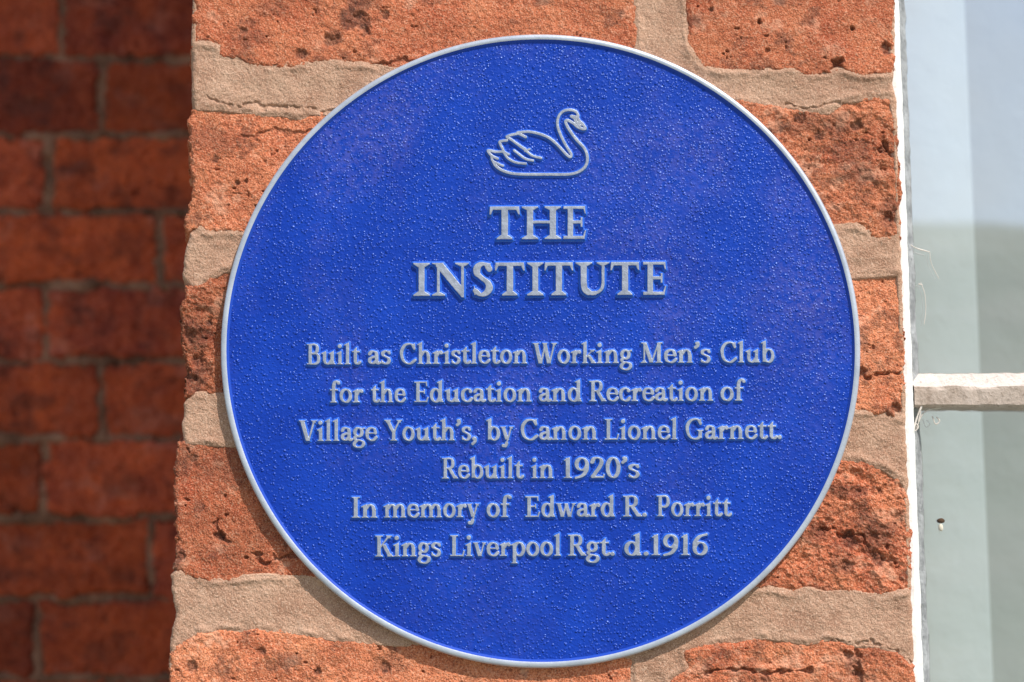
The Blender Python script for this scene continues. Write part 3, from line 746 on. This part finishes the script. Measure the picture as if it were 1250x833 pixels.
# ------------------------------------------------------------------ window on the right
YS, YG = 0.010, 0.024                           # front of the stile, glass plane
xs0, _ = pt(1080, 416, YS); xs1, _ = pt(1113.5, 416, YS)
xs0, xs1 = float(xs0), float(xs1)
_, zt = pt(1180, 455, YG); _, zm = pt(1180, 472, 0.012); _, zb2 = pt(1180, 497, 0.012)
zt, zm, zb2 = float(zt), float(zm), float(zb2)
WX1 = xs1 + 0.90
WZ0, WZ1 = 1.05, 2.85
win = empty("window", (xs0, YG, WZ0))
tag(win, "white painted sash window reflecting sky beside the pier, with flaking glazing bar", "window", None, "thing")
def local(o_verts): return np.asarray(o_verts) - np.array((xs0, YG, WZ0))
def sweep(profile, axis, a, b, step, seed, amp, name, mats, fm=None, end=None):
    """Sweep a closed profile (list of (p, q)) along 'z' (p=x, q=y) or 'x' (p=z, q=y), with rough paint."""
    n = max(2, int((b - a) / step)); ts = np.linspace(a, b, n); m = len(profile)
    V = np.zeros((n, m, 3))
    for i, (p, q) in enumerate(profile):
        du = fbm(ts * 120, np.full(n, i * 3.7), seed, 4, 0.6) * amp
        dq = fbm(ts * 160, np.full(n, i * 5.1 + 9), seed + 2, 3) * amp * 0.6
        if axis == 'z': V[:, i] = np.stack([p + du, q + dq, ts], 1)
        else: V[:, i] = np.stack([ts, q + dq, p + du], 1)
    i = np.arange(n - 1)[:, None] * m; k = np.arange(m)[None, :]; k2 = (k + 1) % m
    F = np.stack([i + k, i + k2, i + m + k2, i + m + k], 2).reshape(-1, 4)
    if axis == 'x': F = F[:, ::-1]
    F = np.concatenate([F[:, ::-1]])
    fmat = None if fm is None else np.tile(np.asarray(fm), n - 1)
    return link_mesh(name, local(V.reshape(-1, 3)), F, mats, win, smooth=False, face_mats=fmat)
e = 0.0004
# stile: profile runs round the section
sweep([(xs0 - 0.03, 0.07), (xs0 - 0.03, YS), (xs0, YS), (xs1 - 0.003, YS - e), (xs1 - 0.0006, YS + 0.0003), (xs1, YS + 0.002), (xs1 + 0.0004, YG + 0.002), (xs1, 0.07)], 'z', WZ0, WZ1, 0.0025, 3, 0.0006, "stile", M_WHITE)
sweep([(xs1 - 0.001, YG + 0.004), (xs1 - 0.001, YS + 0.0035), (xs1 + 0.0004, YS + 0.005), (xs1 + 0.0046, YG - 0.003), (xs1 + 0.0062, YG + 0.001), (xs1 + 0.0055, YG + 0.004)], 'z', WZ0 + .04, WZ1 - .04, 0.002, 8, 0.0009, "putty_line", M_PUTTY)
vb, fb = box_mesh(WX1, WX1 + 0.05, YS, 0.07, WZ0, WZ1)
link_mesh("stile", local(vb), fb, M_WHITE, win, smooth=False)
for za_, zb_ in ((WZ0, WZ0 + 0.06), (WZ1 - 0.05, WZ1)):
    vb, fb = box_mesh(xs1 + 0.0015, WX1 - 0.001, YS + 0.002, 0.068, za_, zb_)
    link_mesh("rail", local(vb), fb, M_WHITE, win, smooth=False)
bar = [(zt, YG + 0.001), (zt - 0.0012, YG - 0.0018), (zm + 0.0008, 0.0135), (zm, 0.0122), (zm - 0.0015, 0.0118), (zb2 + 0.0010, 0.0120), (zb2, 0.0132), (zb2 - 0.0002, YG + 0.001), (zb2 + 0.002, 0.05), (zt - 0.003, 0.05)]
sweep(bar, 'x', xs1 + 0.0006, WX1 - 0.0005, 0.0018, 12, 0.0009, "glazing_bar", [M_BAR, M_BARTOP], fm=[1, 1, 1, 0, 0, 0, 0, 0, 0, 0])
for za_, zb_ in ((zt - 0.004, WZ1 - 0.03), (WZ0 + 0.03, zb2 + 0.003)):
    vb, fb = box_mesh(xs1 - 0.0005, WX1 + 0.005, YG, YG + 0.003, za_, zb_)
    fb = [fb[2]]                                # outer face; one pane thick enough to read as glass from the street
    link_mesh("glass_pane", local(vb), fb, M_GLASS, win, smooth=False)

# behind the glass
cx0, _ = pt(1120, 416, 0.35); cx1, _ = pt(1193, 416, 0.35)
n = 40; tt = np.linspace(0, 1, n)
cu = np.linspace(float(cx0) - 0.06, float(cx1), n)
cv = [(x, 0.35 - 0.022 * math.sin(i / (n - 1) * 2.6 + 0.4), z) for z in (0.95, 2.95) for i, x in enumerate(cu)]
cv += [(x, 0.354 - 0.022 * math.sin(i / (n - 1) * 2.6 + 0.4), z) for z in (0.95, 2.95) for i, x in enumerate(cu)]
cf = []
for i in range(n - 1):
    cf += [(i, i + 1, n + i + 1, n + i), (2 * n + i + 1, 2 * n + i, 3 * n + i, 3 * n + i + 1)]
cf += [(n - 1, 3 * n - 1, 4 * n - 1, 2 * n - 1), (0, n, 3 * n, 2 * n)]
M_CURT = mat_plain("white_cotton", C(0.66, 0.72, 0.76), C(0.62, 0.68, 0.72), 60)
cur = link_mesh("curtain", cv, cf, M_CURT)
tag(cur, "pale hanging curtain edge behind the window glass next to the pier", "curtain")
M_BLIND = mat_plain("grey_blind_cloth", C(0.40, 0.43, 0.45), C(0.37, 0.40, 0.42), 30)
vb, fb = box_mesh(float(cx0) - 0.1, WX1 + 0.5, 0.50, 0.505, 0.9, 3.0)
bl = link_mesh("window_blind", vb, fb, M_BLIND, smooth=False)
tag(bl, "plain grey blind hanging deeper inside the window behind the curtain", "blind")

# ------------------------------------------------------------------ ground and the far rise that the glass reflects
M_GROUND = mat_plain("grass_and_gravel", C(0.20, 0.235, 0.17), C(0.30, 0.31, 0.25), 0.05)
gn = 60
gx, gy = np.meshgrid(np.linspace(-400, 400, gn), np.linspace(-700, 60, gn))
d = np.hypot(gx, gy)
gz = sstep(30, 260, -gy) * (52 + 12 * fbm(gx / 90, gy / 90, 3, 4)) + 0 * d
used, f = grid_faces(np.ones_like(gx, bool))
gr = link_mesh("ground", np.stack([gx.ravel(), gy.ravel(), gz.ravel()], 1), f[:, ::-1], M_GROUND)
tag(gr, "green ground rising away from the building, seen only as a reflection", None, None, "structure")

# ------------------------------------------------------------------ cobweb and speck on the window
M_WEB = mat_plain("dusty_cobweb", C(0.75, 0.68, 0.62), C(0.6, 0.55, 0.5), 200)
def threads(name, paths, rad):
    V, F = [], []
    for p, Y, r in paths:
        Q = catmull(p, False, 5)
        x, z = pt(Q[:, 0], Q[:, 1], Y)
        P = np.stack([x, np.full(len(x), Y), z], 1)
        T = np.gradient(P, axis=0); T /= np.linalg.norm(T, axis=1)[:, None] + 1e-12
        N = np.stack([-T[:, 2], T[:, 1] * 0, T[:, 0]], 1)
        b = len(V)
        for i in range(len(P)):
            rr = r * rad * (0.7 + 0.6 * vnoise(np.array([i * 0.9]), np.array([b * 0.37]), 3)[0])
            for k in range(5):
                a = 2 * math.pi * k / 5
                V.append(P[i] + rr * (math.cos(a) * N[i] + math.sin(a) * np.array((0, 1, 0))))
        for i in range(len(P) - 1):
            for k in range(5):
                F.append((b + i * 5 + k, b + i * 5 + (k + 1) % 5, b + i * 5 + 5 + (k + 1) % 5, b + i * 5 + 5 + k))
    return link_mesh(name, V, F, M_WEB)
w1 = threads("cobweb", [([(1125, 478), (1126, 492), (1120, 508), (1116, 522), (1114, 534)], 0.013, 1.5), ([(1148, 498), (1135, 500), (1126, 506), (1118, 524)], 0.015, 1.2),
                        ([(1122, 485), (1124, 500), (1121, 515)], 0.014, 1.1), ([(1113, 520), (1117, 526), (1121, 521), (1117, 517), (1113, 520)], 0.014, 1.0), ([(1138, 508), (1142, 518), (1147, 514), (1143, 509)], 0.016, 1.0)], 0.00028)
tag(w1, "dusty cobweb strands hanging in the corner under the glazing bar", "cobweb")
w2 = threads("cobweb", [([(1107, 296), (1118, 303), (1135, 308)], 0.020, 1.0), ([(1135, 308), (1137, 322), (1146, 340)], 0.0215, 0.55), ([(1124, 345), (1129, 360), (1130, 380), (1128, 396)], 0.0215, 0.6),
                        ([(1121, 347), (1126, 348)], 0.0215, 1.0)], 0.00028)
tag(w2, "faint broken cobweb threads clinging to the upper glass pane", "cobweb")
def blob(name, cu, cv_, Y, ru, rv, seed, mat, parent=None, off=(0, 0, 0)):
    V, F = [], []
    n, m = 10, 6
    cx, cz = pt(cu, cv_, Y)
    for i in range(m + 1):
        for k in range(n):
            th = math.pi * i / m; ph = 2 * math.pi * k / n
            q = 1 + 0.35 * fbm(np.array([k * 0.7 + seed]), np.array([i * 0.8]), seed, 2)[0] * math.sin(th)
            V.append((float(cx) + ru * PXM * q * math.sin(th) * math.cos(ph) - off[0], Y + 0.0006 * math.cos(th) - off[1], float(cz) + rv * PXM * q * math.sin(th) * math.sin(ph) - off[2]))
    for i in range(m):
        for k in range(n): F.append((i * n + k, i * n + (k + 1) % n, (i + 1) * n + (k + 1) % n, (i + 1) * n + k))
    return link_mesh(name, V, F, mat, parent)
M_FLY = mat_plain("dead_insect_brown", C(0.10, 0.06, 0.035), C(0.05, 0.03, 0.02), 900)
M_DROP = mat_plain("pale_dropping", C(0.72, 0.66, 0.55), C(0.6, 0.55, 0.45), 900)
fly = blob("insect_speck", 1148, 636, YG - 0.0007, 5.0, 3.0, 3, M_FLY)
tag(fly, "small brown insect speck with pale dropping stuck on the lower glass pane", "speck")
dr = blob("dropping", 1148.5, 644, YG - 0.0007, 3.0, 5.0, 5, M_DROP, fly)
